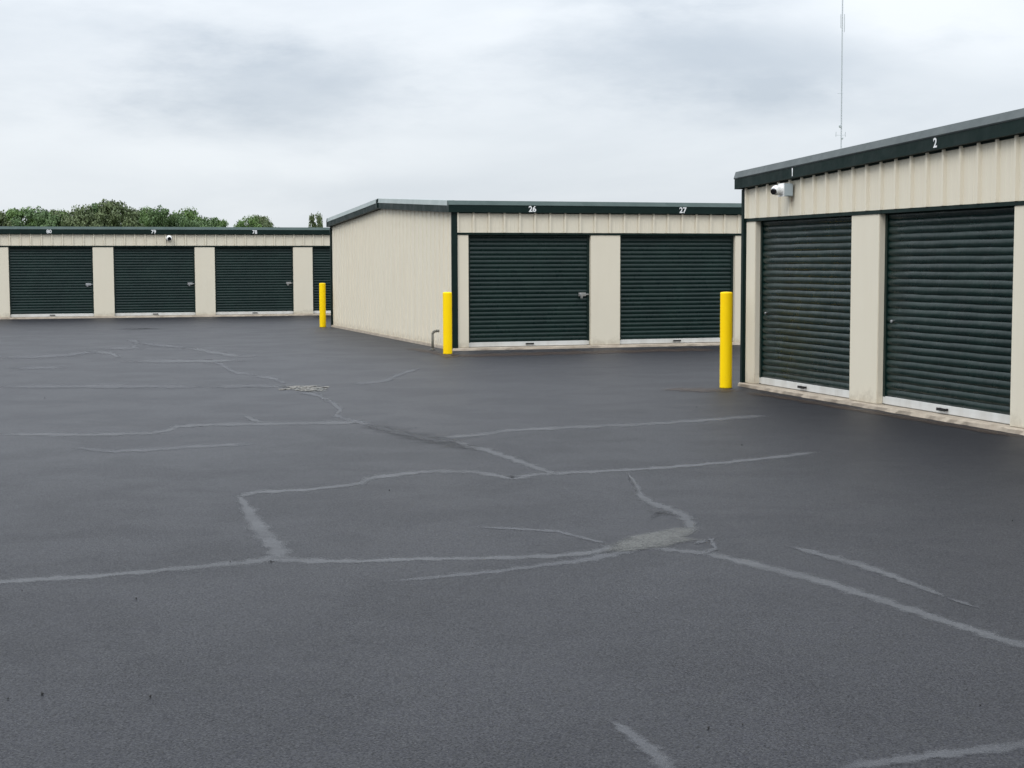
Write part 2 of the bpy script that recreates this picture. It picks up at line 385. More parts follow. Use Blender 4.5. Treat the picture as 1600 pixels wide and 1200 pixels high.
seams = [
 ([(-30,911,7),(60,905,7),(150,900,6),(270,889,6),(380,879,7),(425,873,9),(470,876,8),(560,877,5),(660,873,5),(760,872,5),(860,869,6),(930,862,7),(965,852,10)], 0),
 ([(1010,855,5),(1060,860,5),(1100,864,7),(1150,875,8),(1220,892,10),(1290,910,10),(1360,932,10),(1430,955,10),(1500,978,10),(1560,997,10),(1640,1020,10)], 0),
 ([(610,908,3),(700,900,5),(780,892,5),(850,883,5),(900,877,7),(950,868,8),(995,858,8)], 1),
 ([(372,772,8),(383,790,15),(398,812,24),(414,835,27),(430,855,26),(443,874,34)], 0),
 ([(372,776,7),(400,769,5),(480,765,4),(560,756,5),(580,747,7),(640,739,5),(680,736,4),(740,737,5),(790,745,5),(800,747,6),(840,741,4),(900,738,4),(1000,733,4),(1080,727,4),(1150,721,4),(1230,712,3),(1275,706,2)], 0),
 ([(705,686,4),(730,697,6),(760,703,6),(790,713,7),(820,724,7),(845,733,6),(868,741,5)], 0),
 ([(680,684,3),(740,680,4),(800,672,4),(900,667,4),(1000,663,4),(1080,658,4),(1140,653,3),(1200,649,2)], 0),
 ([(-20,678,4),(150,679,4),(240,676,4),(262,672,5),(275,667,5),(310,664,4),(400,662,4),(480,661,3),(560,660,4),(574,663,4)], 0),
 ([(380,648,4),(395,655,6),(410,661,5)], 0),
 ([(118,699,3),(170,705,4),(230,703,4),(300,698,3),(398,693,2)], 1),
 ([(505,622,4),(522,631,6),(532,640,6),(524,649,5),(550,657,4),(572,661,4)], 1),
 ([(980,738,3),(995,760,8),(1001,775,11),(1020,787,8),(1045,795,8),(1065,803,12),(1078,815,17),(1080,832,18)], 0),
 ([(745,823,2),(800,826,3),(870,830,3),(910,840,3),(948,849,3)], 1),
 ([(1235,853,4),(1290,868,7),(1340,882,8),(1390,898,8),(1430,914,7),(1480,934,4)], 0),
 ([(955,1125,6),(990,1150,16),(1020,1175,20),(1055,1210,22)], 1),
 ([(1310,1200,12),(1400,1188,12),(1500,1175,12),(1640,1158,12)], 1),
 ([(295,543,3),(330,550,3),(370,556,3),(390,558,3)], 0),
 ([(335,564,3),(350,572,4),(365,581,4),(400,587,3)], 1),
 ([(145,548,3),(175,553,3),(187,559,3)], 0),
 ([(200,530,4),(214,535,4),(208,543,3),(165,546,2)], 1),
 ([(190,564,2),(330,564,3),(375,562,2)], 0),
 ([(15,574,2),(105,575,2)], 1),
 ([(-10,604,2),(160,604,2),(330,604,2)], 1),
 ([(555,601,2),(600,595,2),(630,583,3),(655,575,3)], 1),
 ([(330,604,3),(400,603,3),(436,605,3)], 1),
 ([(572,663,4),(620,675,5),(680,688,5),(712,690,5)], 1),
 ([(470,612,3),(498,618,4),(512,626,4)], 1),
 ([(400,587,3),(430,592,3),(445,600,3)], 1),
 ([(214,535,3),(300,545,3)], 1),
 ([(0,560,3),(90,556,3),(150,549,3)], 1),
 ([(1480,934,3),(1530,950,3)], 1),
 ([(1085,850,4),(1110,842,5),(1118,856,6),(1100,866,5)], 1),
]
for k, (pts, soft) in enumerate(seams):
    ribbon('worn_seam', pts, (m_seam, m_seam_soft)[soft], 0.0008+0.0001*k)
darks = [
 [(575,663,8),(610,672,12),(650,682,14),(690,690,12),(745,703,8)],
 [(1018,812,5),(1030,800,10),(1050,806,6)],
 [(980,742,3),(990,756,3),(997,772,4)],
 [(195,513,3),(225,514,3),(245,513,2)],
]
for k, pts in enumerate(darks): ribbon('dark_crack', pts, m_darkmark, 0.0036+0.0001*k)

for k, pts in enumerate([[(708,556,3),(780,554,4),(860,552,3),(930,550,4),(1040,547,3),(1120,546,3)], [(1170,613,3),(1230,622,4),(1300,634,3),(1380,647,4),(1470,662,4),(1600,684,4)], [(1040,607,3),(1085,609,5),(1122,610,5),(1150,612,4)], [(640,544,3),(675,550,4),(700,556,4),(720,556,4)]]):
    ribbon('dirt_strip', pts, m_dirt, 0.0050+0.0001*k)
def patch(name, outline, mat, z):
    pts = [on_ground(x, y, z) for x, y in outline]
    c = sum(pts, Vector())/len(pts); n = len(pts)
    verts = [c]+[c+(q-c)*.72 for q in pts]+[c+(q-c)*1.22 for q in pts]
    wear = [.9]+[.75]*n+[-.4]*n
    faces = [(0, 1+i, 1+(i+1) % n) for i in range(n)]+[(1+i, 1+n+i, 1+n+(i+1) % n, 1+(i+1) % n) for i in range(n)]
    me = mesh_from(name, verts, faces, mat); at = me.attributes.new('wear', 'FLOAT', 'POINT')
    for i, w in enumerate(wear): at.data[i].value = w
    return put(name, me, asphalt)
patch('bare_patch', [(938,862),(955,848),(985,836),(1030,828),(1058,822),(1088,822),(1090,832),(1074,838),(1092,843),(1060,849),(1045,855),(1015,858),(990,861),(960,864)], m_bare, 0.0042)
patch('bare_patch', [(440,603),(470,601),(500,602),(514,606),(512,612),(490,613),(470,611),(450,609)], m_bare, 0.0042)
patch('dark_hole', [(462,608),(480,607.4),(488,608.4),(476,609.6),(464,609.4)], m_darkmark, 0.0047)
patch('dark_hole', [(437,604),(450,603),(462,603.2),(461,605.6),(448,606),(438,606.5)], m_darkmark, 0.0046)
patch('dark_hole', [(490,603),(500,602.6),(503,604),(498,605.4),(491,605.2)], m_darkmark, 0.0046)
patch('dark_hole', [(490,610),(500,609.2),(504,611),(496,612.4)], m_darkmark, 0.0046)

# broken chips of paving in the pothole
def stone_mesh(seed, r):
    rr = random.Random(seed); bm = bmesh.new(); bmesh.ops.create_icosphere(bm, subdivisions=1, radius=r)
    for v in bm.verts:
        v.co *= rr.uniform(.7, 1.15); v.co.z *= .16
    me = bpy.data.meshes.new('paving_chip'); bm.to_mesh(me); bm.free(); me.materials.append(m_stone); return me
chips = bpy.data.objects.new('pothole_rubble', None); C.objects.link(chips); chips.location = on_ground(474, 607)
tag(chips, 'broken pale paving chips lying in the pothole left of the bollard and end wall', 'rubble')
sm_ = [stone_mesh(i, 0.04) for i in range(5)]
for i in range(60):
    x = random.gauss(474, 20); y = random.uniform(603.2, 611.5)
    if not 438 < x < 513: continue
    s = random.uniform(.5, 1.5)
    o = put('paving_chip', sm_[i % 5], chips, on_ground(x, y)-chips.location+Vector((0,0,.006*s)), (0,0,random.uniform(0,6))); o.scale = (s*1.3, s, s*.9)

# ------------------------------------------------------------------ storage buildings (local: x along the front, -y outwards, z up)
MOD, DW, LZ = 3.048, 2.438, 2.16
PITCHR = 0.05
def gutter_sec(proj, h_face, h_top, run):
    # fascia: vertical dark face; thin shell going back
    return [(-proj, 0), (-proj, h_face), (.02, h_face), (.02, 0)], [(-proj-.004, h_face+.002), (-proj-.012, h_face+.014), (-proj+run, h_face+h_top), (.02, h_face+h_top), (.02, h_face+.002)]

RIBW = 0.3048
def panel_sec(x0, w, ribs, d=.034):
    """plan outline of a siding sheet: flat with raised trapezoid ribs, returns (x, y) front line"""
    out_ = []; step = w/ribs
    for k in range(ribs):
        a = x0+k*step
        out_ += [(a+.0, 0.0), (a+.012, -d), (a+.042, -d), (a+.054, 0.0)]
        # two shallow stiffening beads
        m = a+.060+(step-.060)/3
        out_ += [(m-.012, 0.0), (m, -.004), (m+.012, 0.0)]
        m = a+.060+2*(step-.060)/3
        out_ += [(m-.012, 0.0), (m, -.004), (m+.012, 0.0)]
    out_.append((x0+w-.0025, 0.0))
    return out_
def panel_mesh(line, z0, ztop, mat=None):
    v = []; f = []
    n = len(line)
    for x, y in line: v.append((x, y, z0))
    for x, y in line: v.append((x, y, ztop(x)))
    for x, y in line: v.append((x, .012, z0))
    for i in range(n-1):
        f.append((i, i+1, n+i+1, n+i)); f.append((2*n+i, 2*n+i+1, i+1, i))
    f.append((0, n, 2*n)); f.append((n-1, 2*n-1, 3*n-1))
    return mesh_from('siding_panel', v, f, mat or m_cream)

def slat_profile(n, z0, pitch):
    """front line of corrugated curtain: broad rounded ribs and tight grooves"""
    L_ = []
    for k in range(n):
        for j in range(8):
            a = j/8.0
            L_.append((-.015*math.sin(math.pi*a)**.8 if a else 0.0, z0+(k+a)*pitch))
    L_.append((0.0, z0+n*pitch))
    return L_
def strip_mesh(name, prof, x0, x1, mat, wob=0.0, segs=10, back=.012, close=False):
    v = []; f = []; n = len(prof); rr = random.Random(int(x0*100)+n)
    ph = rr.uniform(0, 6)
    for s in range(segs+1):
        x = x0+(x1-x0)*s/segs
        for y, z in prof:
            v.append((x, y+wob*math.sin(x*2.3+ph+z*1.3)*math.sin(z*2.1+ph), z))
    for s in range(segs):
        for i in range(n-1):
            f.append((s*n+i, (s+1)*n+i, (s+1)*n+i+1, s*n+i+1))
    if close:
        m = len(v)
        for x in (x0, x1):
            for y, z in prof: v.append((x, back, z))
        for e, (base, off) in enumerate(((0, m), (segs*n, m+n))):
            for i in range(n-1):
                q = (base+i, base+i+1, off+i+1, off+i); f.append(q if e else q[::-1])
    me = mesh_from(name, v, f, mat); me.shade_smooth()
    return me

PITCH_SLAT = (LZ+.02-.145)/25
curt_mesh = strip_mesh('curtain', slat_profile(25, .145, PITCH_SLAT), .0, DW, m_door, .004, 12)
slat_meshes = []
for k in range(4):
    slat_meshes.append(strip_mesh('slat', slat_profile(1, 0, PITCH_SLAT-.0015), .0, DW, m_door, .0, 1, .01, True))
def slat_variant(seed):
    rr = random.Random(seed); v = []; f = []; prof = slat_profile(1, 0, PITCH_SLAT-.0015); n = len(prof); segs = 20
    a = rr.uniform(0, 6)
    for s in range(segs+1):
        x = DW*s/segs
        dz = .0015*math.sin(x*5.1+a)+.001*math.sin(x*11+a*2)
        dy = .002*math.sin(x*3.3+a)+.0015*math.sin(x*13+a*3)
        for y, z in prof: v.append((x, y+dy, z+dz))
    for s in range(segs):
        for i in range(n-1): f.append((s*n+i, (s+1)*n+i, (s+1)*n+i+1, s*n+i+1))
    me = mesh_from('slat', v, f, m_door, True); return me
slat_meshes = [slat_variant(i) for i in range(6)]
bb = MB().box(.0, DW, -.030, .012, .056, .143); bar_mesh = bb.mesh('bottom_bar', m_alu, bevel=.006)
hd = MB(); hd.box(DW/2-.075, DW/2-.055, -.062, -.030, .090, .115).box(DW/2+.055, DW/2+.075, -.062, -.030, .090, .115).box(DW/2-.075, DW/2+.075, -.078, -.0625, .088, .117)
handle_mesh = hd.mesh('pull_handle', m_black)
se = MB().box(0.004, DW-.004, -.012, .006, .0505, .0555); seal_mesh = se.mesh('rubber_seal', m_black)
track_mesh = MB().box(0, .045, -.028, .02, .052, LZ-.001).mesh('track', m_door)
back_mesh = MB().box(.002, DW-.002, .013, .03, .053, LZ-.002).mesh('door', m_door)
lt = MB().box(0, .15, -.012, .0, -.035, .035).box(.01, .20, -.030, -.013, -.012, .012).cyl((.05,-.045,0), (.05,-.013,0), .022, n=10).box(.03, .045, -.055, -.03, -.075, -.012).box(.055, .07, -.055, -.03, -.075, -.012)
latch_mesh = lt.mesh('latch', m_chrome)
lk = MB().cyl((0,-.012,0), (0,.004,0), .018, n=12).cyl((0,-.02,0), (0,-.0125,0), .009, n=10)
lock_mesh = lk.mesh('lock', m_chrome)

def add_door(root, x, singles, latch=None, latch_side=1):
    d = put('door', back_mesh, root, (x, .10, 0))
    put('track', track_mesh, d, (0, 0, 0)); put('track', track_mesh, d, (DW-.045, 0, 0))
    if singles:
        for k in range(25):
            o = put('slat', slat_meshes[(k*5+int(x)) % 6], d, (0, random.uniform(-.0015, .0015), .145+k*PITCH_SLAT))
    else: put('curtain', curt_mesh, d)
    put('bottom_bar', bar_mesh, d); put('pull_handle', handle_mesh, d); put('rubber_seal', seal_mesh, d)
    if latch == 'latch': put('latch', latch_mesh, d, (DW-.225, -.026, 1.03))
    if latch == 'lock': put('lock', lock_mesh, d, (.16, -.020, 0.98))
    return d

def text_mesh(s, size, mat):
    cu = bpy.data.curves.new('number', 'FONT'); cu.body = s; cu.size = size; cu.align_x = 'CENTER'; cu.align_y = 'CENTER'; cu.extrude = .0015; cu.offset = size*.026; cu.resolution_u = 4
    o = bpy.data.objects.new('tmp', cu); C.objects.link(o); bpy.context.view_layer.update()
    me = bpy.data.meshes.new_from_object(o.evaluated_get(bpy.context.evaluated_depsgraph_get())); bpy.data.objects.remove(o)
    me.materials.clear(); me.materials.append(mat); return me

def slab_mesh(x0, x1, y0, y1, top=.05, rag=.008, seed=1):
    rr = random.Random(seed); n = max(2, int((x1-x0)/.12)); v = []; f = []
    for i in range(n+1):
        x = x0+(x1-x0)*i/n; j = rr.uniform(-rag, rag); k = rr.uniform(-rag, rag)
        v += [(x, y0+j*1.6-.012, -.02), (x, y0+k, top-.012+rr.uniform(-.003,.003)), (x, y0+.015, top), (x, y1, top), (x, y1, -.02)]
    for i in range(n):
        for k in range(4): a = i*5+k; f.append((a, a+5, a+6, a+1))
    f.append((0, 1, 2, 3, 4)); f.append(tuple(n*5+k for k in (4, 3, 2, 1, 0)))
    return mesh_from('floor_slab', v, f, m_conc)

def front(root, s0, nmod, L, eave, ndoor_first=0, rake=None, singles=False, latches={}, ribs_share=True):
    """doors, pillars, header panels and trims of a front wall; rake(x) gives the header top"""
    for k in range(nmod):
        x = s0+k*MOD
        add_door(root, x, singles, latches.get(k))
    # pillars between and at the ends
    edges = [(0.06 if s0 < 1.5 else 0.0, s0)]+[(s0+k*MOD+DW, s0+(k+1)*MOD) for k in range(nmod-1)]+[(s0+(nmod-1)*MOD+DW, L-.06)]
    shared = None
    for a, b_ in edges:
        w = b_-a
        if abs(w-(MOD-DW)) < 1e-4:
            if shared is None: shared = MB().box(0, w, 0, .155, .052, LZ).mesh('pillar', m_cream, bevel=.006)
            put('pillar', shared, root, (a, 0, 0))
        else: put('pillar', MB().box(0, w, 0, .155, .052, LZ).mesh('pillar', m_cream, bevel=.006), root, (a, 0, 0))
    # dark strip standing in for the shadow gap under the fascia: ribs stand proud
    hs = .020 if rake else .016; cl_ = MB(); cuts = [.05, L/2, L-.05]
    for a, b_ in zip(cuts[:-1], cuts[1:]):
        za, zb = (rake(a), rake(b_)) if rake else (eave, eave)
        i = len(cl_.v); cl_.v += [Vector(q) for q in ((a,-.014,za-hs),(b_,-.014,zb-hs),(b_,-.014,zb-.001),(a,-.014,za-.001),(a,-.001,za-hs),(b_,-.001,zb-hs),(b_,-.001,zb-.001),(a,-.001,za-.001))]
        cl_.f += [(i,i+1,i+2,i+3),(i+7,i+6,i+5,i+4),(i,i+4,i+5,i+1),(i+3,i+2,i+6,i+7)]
    cl_.build('shadow_gap_strip', m_trim, root)
    # dark head trim under the panels, then the panels
    MB().box(.05, L-.05, -.012, .16, LZ+.001, LZ+.040).build('head_trim', m_trim, root)
    z0 = LZ+.042
    ztop = rake if rake else (lambda x: eave)
    shared = None
    npan = int((L-.12)/RIBW+.5); w = (L-.12)/npan
    for k in range(npan):
        if rake:
            o = put('siding_panel', panel_mesh([(x, y) for x, y in panel_sec(.06+k*w, w, 1)], z0, lambda x: ztop(x)-.002), root)
        else:
            if shared is None: shared = panel_mesh(panel_sec(0, w, 1), z0, lambda x: eave-.002)
            put('siding_panel', shared, root, (.06+k*w, 0, 0))

# building behind the far left of the yard ---------------------------------------------------
def gable_x_building(name, label, loc, rotz, L, D, eave, rise, s0, nmod, latches, numbers, singles=False, peak=.5, cap_mat=None, rake_mat=None, far_end=False):
    root = bpy.data.objects.new(name, None); C.objects.link(root); root.location = loc; root.rotation_euler = (0, 0, rotz)
    tag(root, label, 'building')
    put('floor_slab', slab_mesh(-.03, L+.03, -.045, D+.03, seed=int(L)), root)
    # body behind the doors
    yb = D; zr = eave+rise; yp = D*peak
    b0 = MB(); sec = [(.17, .051), (.17, eave-.01), (yp, zr-.012), (yb-.03, eave-.012), (yb-.03, .051)]
    b0.extrude(sec, .04, L-.04); b0.build('wall', m_cream, root)
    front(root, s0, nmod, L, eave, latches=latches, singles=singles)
    # gable end siding in sheets of three ribs (left end and right end)
    def zt(y): return eave+rise*(y/yp) if y < yp else eave+rise*(D-y)/(D-yp)
    for side in (0, 1):
        n = int(D/.9144); w = (D-.10)/n
        for k in range(n):
            a = .05+k*w
            line = panel_sec(a, w, 3, .020)
            # cut at the ridge so the top follows the gable
            ln = []
            for i, (x, y) in enumerate(line):
                if i and line[i-1][0] < yp < x:
                    f = (yp-line[i-1][0])/(x-line[i-1][0]); ln.append((yp, line[i-1][1]+f*(y-line[i-1][1])))
                ln.append((x, y))
            me = panel_mesh(ln, .053, lambda q: zt(q)-.002)
            # local: panel x -> building y, panel y(out) -> building -x / +x
            for v in me.vertices:
                x, y, z = v.co
                v.co = (.012+y, D-x if False else x, z) if side == 0 else (L-.012-y, x, z)
            me.update(); put('siding_panel', me, root)
    # corner trims
    for (cx, cy) in ((0, 0), (0, D), (L, 0), (L, D)):
        sx_ = 1 if cx == 0 else -1; sy_ = 1 if cy == 0 else -1
        MB().box(min(cx-sx_*.034, cx+sx_*.075), max(cx-sx_*.034, cx+sx_*.075), min(cy-sy_*.034, cy+sy_*.04), max(cy-sy_*.034, cy+sy_*.04), .03, eave-.001).build('corner_trim', m_trim, root, bevel=.008)
    # roof
    rf = MB(); o_ = .02
    rf.extrude([(-o_, eave+.10), (-o_, eave+.125), (yp, zr+.15), (D+o_, eave+.125), (D+o_, eave+.10), (yp, zr+.125)], -.02, L+.02)
    rf.build('roof', m_roof, root)
    # eave gutters: dark vertical face and sloping top
    for y0, s in ((0, 1), (D, -1)):
        f1, f2 = gutter_sec(.085, .125, .095, .06)
        MB().extrude([(y0+s*y, z+eave) for y, z in f1], -.11, L+.11).build('fascia', m_trim, root)
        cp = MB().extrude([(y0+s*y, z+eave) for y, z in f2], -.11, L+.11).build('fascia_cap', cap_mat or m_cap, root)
        if y0 == 0: fas = cp
    # rake trims on the gable ends
    for x0, s in ((0, -1), (L, 1)):
        for (ya, yc) in ((0.02, yp), (D-.02, yp)):
            sl_ = (rise)/(yc-ya)
            d = 1 if yc > ya else -1
            v = []; 
            for y in (ya, yc):
                z = eave+(y-ya)*sl_+.002
                v += [(x0+s*.105, y, z), (x0+s*.105, y, z+.125), (x0-s*.03, y, z+.125), (x0-s*.03, y, z)]
            mb = MB(); mb.v = [Vector(q) for q in v]; mb.f = [(0,1,5,4),(1,2,6,5),(2,3,7,6),(3,0,4,7),(0,3,2,1),(4,5,6,7)]
            mb.build('rake_trim', m_trim, root)
            v = []
            for y in (ya, yc):
                z = eave+(y-ya)*sl_+.129
                v += [(x0+s*.112, y, z), (x0+s*.110, y, z+.014), (x0+s*.098, y, z+.094), (x0-s*.03, y, z+.098), (x0-s*.03, y, z)]
            mb = MB(); mb.v = [Vector(q) for q in v]; mb.f = [(0,1,6,5),(1,2,7,6),(2,3,8,7),(3,4,9,8),(4,0,5,9),(4,3,2,1,0),(5,6,7,8,9)]
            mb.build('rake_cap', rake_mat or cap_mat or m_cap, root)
        MB().box(x0+s*.13 if s < 0 else x0-.02, x0+.02 if s < 0 else x0+s*.13, yp-.07, yp+.07, zr+.003, zr+.215).build('ridge_end', m_trim, root, bevel=.02)
    for (x, txt) in numbers:
        me = text_mesh(txt, .135, m_num)
        o = put('unit_number', me, root, (x, -.0895, eave+.066), (R(90), 0, 0)); o['label'] = 'white unit number %s on the dark fascia' % txt
    return root

thA = R(16.043)
A0 = Vector((-15.083, 46.207, 0))
nA_left = 3
offA = .33+nA_left*MOD
uA = Vector((math.cos(thA), math.sin(thA), 0))
def local_x(root, px, py, y_loc=0.0):
    """where the ray through a photo pixel meets the plane y = y_loc of the building"""
    bpy.context.view_layer.update()
    inv = root.matrix_world.inverted(); o = inv @ Vector((0, 0, CAM_H)); d = inv.to_3x3() @ ray(px, py)
    t = (y_loc-o.y)/d.y; return o+d*t
A_loc = A0-uA*offA
bA = gable_x_building('storage_building', 'farthest storage building at the left, long and low, with units 80, 79 and 78', A_loc, thA,
    .33+12*MOD-.61+.33, 9.0, 2.555, .17, .33, 12, {3: 'latch', 4: 'latch', 5: 'latch'}, [], cap_mat=m_capB, peak=.5)
for px, py, txt in ((76.5, 359, '80'), (240, 360.5, '79'), (398, 362, '78')):
    q = local_x(bA, px, py, -.0895)
    o = put('unit_number', text_mesh(txt, .15, m_num), bA, (q.x, -.0895, 2.555+.066), (R(90), 0, 0)); o['label'] = 'white unit number %s on the dark fascia' % txt

thB = R(17.804)
bB = gable_x_building('storage_building', 'middle storage building with ribbed cream gable end and unit doors 26 and 27', Vector((-1.084, 28.712, 0)), thB,
    .294+6*MOD-.61+.33, 11.67, 2.575, .27, .294, 6, {0: 'latch'}, [], cap_mat=m_capB, rake_mat=m_rake, peak=.50)
for px, py, txt in ((832, 327.5, '26'), (1067, 329, '27')):
    q = local_x(bB, px, py, -.0895)
    o = put('unit_number', text_mesh(txt, .15, m_num), bB, (q.x, -.0895, 2.575+.066), (R(90), 0, 0)); o['label'] = 'white unit number %s on the dark fascia' % txt

# building on the right: doors in its gable front, ridge running away from the yard ------------
thC = R(17.288-90)
bC = bpy.data.objects.new('storage_building', None); C.objects.link(bC); bC.location = (3.054, 20.244, 0); bC.rotation_euler = (0, 0, thC)
tag(bC, 'nearest storage building at the right edge with doors 1 and 2', 'building')
LC = .328+4*MOD-.61+.35; DC = 26.0; EC = 2.592; RC = .0392
pk = LC/2
def zC(x): return EC+RC*(x if x < pk else LC-x)
put('floor_slab', slab_mesh(-.03, LC+.03, -.055, DC, seed=9, rag=.012), bC)
b0 = MB(); n0 = [(.04, .051), (.04, EC-.012), (pk, zC(pk)-.012), (LC-.04, EC-.012), (LC-.04, .051)]
b0.v = [Vector((x, .17, z)) for x, z in n0]+[Vector((x, DC-.03, z)) for x, z in n0]
b0.f = [(0,1,2,3,4), (9,8,7,6,5)]+[(k, (k+1) % 5, 5+(k+1) % 5, 5+k) for k in range(5)]
b0.build('wall', m_cream, bC)
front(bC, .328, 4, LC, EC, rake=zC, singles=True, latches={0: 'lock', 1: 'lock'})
# side walls of siding sheets
for side in (0, 1):
    n = int(DC/.9144); w = (DC-.25)/n
    me = panel_mesh(panel_sec(0, w, 3), .053, lambda q: EC-.002)
    for v in me.vertices:
        x, y, z = v.co; v.co = (.012+y, x, z) if side == 0 else (LC-.012-y, x, z)
    me.update()
    for k in range(n): put('siding_panel', me, bC, (0, .17+k*w, 0))
for (cx, cy) in ((0, 0), (LC, 0)):
    sx_ = 1 if cx == 0 else -1
    MB().box(min(cx-sx_*.034, cx+sx_*.055), max(cx-sx_*.034, cx+sx_*.055), -.034, .06, .03, EC-.001).build('corner_trim', m_trim, bC, bevel=.012)
for (xa, xb) in ((-.11, pk), (pk, LC+.11)):
    def zz(x): return EC+RC*(x if x <= pk else LC-x)
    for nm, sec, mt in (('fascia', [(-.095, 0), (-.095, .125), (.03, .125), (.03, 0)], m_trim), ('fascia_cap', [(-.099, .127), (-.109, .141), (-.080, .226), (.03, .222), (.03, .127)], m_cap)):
        mb = MB(); n = len(sec)
        for x in (xa, xb):
            for y, z in sec: mb.v.append(Vector((x, y, z+zz(x))))
        mb.f = [(k, (k+1) % n, n+(k+1) % n, n+k) for k in range(n)]+[tuple(range(n))[::-1], tuple(n+k for k in range(n))]
        mb.build(nm, mt, bC)
for x0, s in ((0, -1), (LC, 1)):
    MB().box(min(x0+s*.10, x0+s*.0), max(x0+s*.10, x0+s*.0), .031, DC, EC-.002, EC+.12).build('gutter', m_trim, bC)
mb = MB(); z1 = EC+.10; sec = [(-.02, z1), (-.02, z1+.03), (pk, z1+.03+RC*pk), (LC+.02, z1+.03), (LC+.02, z1), (pk, z1+RC*pk)]
mb.v = [Vector((x, .032, z)) for x, z in sec]+[Vector((x, DC, z)) for x, z in sec]
mb.f = [(0,1,2,5), (2,3,4,5), (6,11,8,7), (8,11,10,9)]+[(k, (k+1) % 6, 6+(k+1) % 6, 6+k) for k in range(6)]
mb.build('roof', m_roof, bC)
# shadow gap under the fascia between the ribs; nothing added here
MB_c = MB()
for (px, py, txt) in ((1238, 270, '1'), (1461, 225, '2')):
    q = local_x(bC, px, py, -.0995)
    o = put('unit_number', text_mesh(txt, .135, m_num), bC, (q.x, -.0995, zC(q.x)+.064), (R(90), -math.atan(RC), 0)); o['label'] = 'white unit number %s on the dark fascia' % txt

# ------------------------------------------------------------------ bollards
def bollard(px, py, h, r, label):
    o = MB().lathe([(r, .0), (r, .012), (r, .03), (r, h-.05), (r, h-.025), (r, h-.016), (r*.97, h-.004), (r*.88, h+.001), (r*.5, h+.005), (.004, h+.007)], n=28)
    ob = o.build('bollard', m_yel, None, on_ground(px, py), sm=True)
    ob.data.polygons[len(ob.data.polygons)-2].use_smooth = False
    tag(ob, label, 'bollard', 'yellow bollards at the building corners'); return ob
bo = bollard(504.5, 511, 1.13, .082, 'yellow bollard at the far corner of the middle building, left of its gable end')
bollard(699.5, 553, 1.11, .082, 'yellow bollard in front of the dark corner trim beside door 26')
bollard(1134, 606, 1.245, .080, 'largest yellow bollard beside the nearest building on the right')

# ------------------------------------------------------------------ stub pipe by the gable end
bpy.context.view_layer.update()
gp = on_ground(676, 547)
pr = MB().cyl((0,0,0), (0,0,.30), .024, n=14).cyl((0,0,0), (0,0,.03), .04, n=14)
pipe = pr.build('stub_pipe', m_pipe, None, gp); pipe.data.shade_smooth()
dirx = Vector((math.cos(thB), math.sin(thB), 0))
el_ = MB()
pts = [Vector((0,0,.301)), Vector((0,0,.33))+dirx*.01, Vector((0,0,.352))+dirx*.035, Vector((0,0,.36))+dirx*.075, Vector((0,0,.36))+dirx*.13]
for a, b_ in zip(pts[:-1], pts[1:]): el_.cyl(a, b_, .025, n=14)
e1 = el_.build('elbow', m_pipe, pipe, sm=True)
tag(pipe, 'short weathered pipe with elbow rising by the foot of the ribbed gable end', 'pipe')

# ------------------------------------------------------------------ security cameras
def uv_ball(r, n=24, m=14, c=(0,0,0)):
    mb = MB(); prof = [(max(r*math.sin(math.pi*i/m), .0005), -r*math.cos(math.pi*i/m)) for i in range(m+1)]
    return mb.lathe(prof, c, n)
def turret(name, loc, rotz, label, look, box):
    root = bpy.data.objects.new(name, None); C.objects.link(root); root.location = loc; root.rotation_euler = (0, 0, rotz)
    tag(root, label, 'security camera')
    d0 = 0
    if box:
        MB().box(-.085, .085, -.135, 0, -.085, .085).build('junction_box', m_grey, root, bevel=.008)
        MB().box(-.09, .09, -.1385, -.1355, -.09, .09).build('box_lid', m_white, root)
        d0 = -.139
    MB().cyl((0, d0, 0), (0, d0-.035, 0), .075, .068, n=28).build('mounting_ring', m_white, root, sm=False)
    c = Vector((0, d0-.075, -.005))
    ball = uv_ball(.068, c=c).build('housing', m_white, root, sm=True)
    lk_ = Vector(look).normalized()
    MB().cyl(c+lk_*.045, c+lk_*.074, .046, .040, n=24).build('lens', m_lens, root)
    return root
q = local_x(bC, 1235, 297, -.030)
pC = bC.matrix_world @ Vector((q.x, -.031, q.z))
cC = turret('security_camera', pC, thC, 'white turret camera on a blue grey box under the roof edge by number 1', (.42, -.85, -.32), True)
q = local_x(bA, 264, 372, -.030)
pA = bA.matrix_world @ Vector((q.x, -.031, q.z))
cC.scale = (.9, .9, .9)
cA = turret('security_camera', pA, thA, 'white turret camera on the far left building between numbers 79 and 78', (.05, -.95, -.25), False)
cA.scale = (1.25, 1.25, 1.25)
# rust run-off below the box on the right building
q = bC.matrix_world.inverted() @ pC
for dx, h in ((-.03, .13), (.045, .17)):
    me = mesh_from('rust_streak', [(q.x+dx-.014, -.0335, q.z-.088), (q.x+dx+.014, -.0335, q.z-.088), (q.x+dx+.006, -.0335, q.z-.088-h), (q.x+dx-.006, -.0335, q.z-.088-h)], [(0, 3, 2, 1)], m_rust)
    at = me.attributes.new('wear', 'FLOAT', 'POINT')
    for i, w in enumerate((.9, .9, .1, .1)): at.data[i].value = w
    put('rust_streak', me, bC)

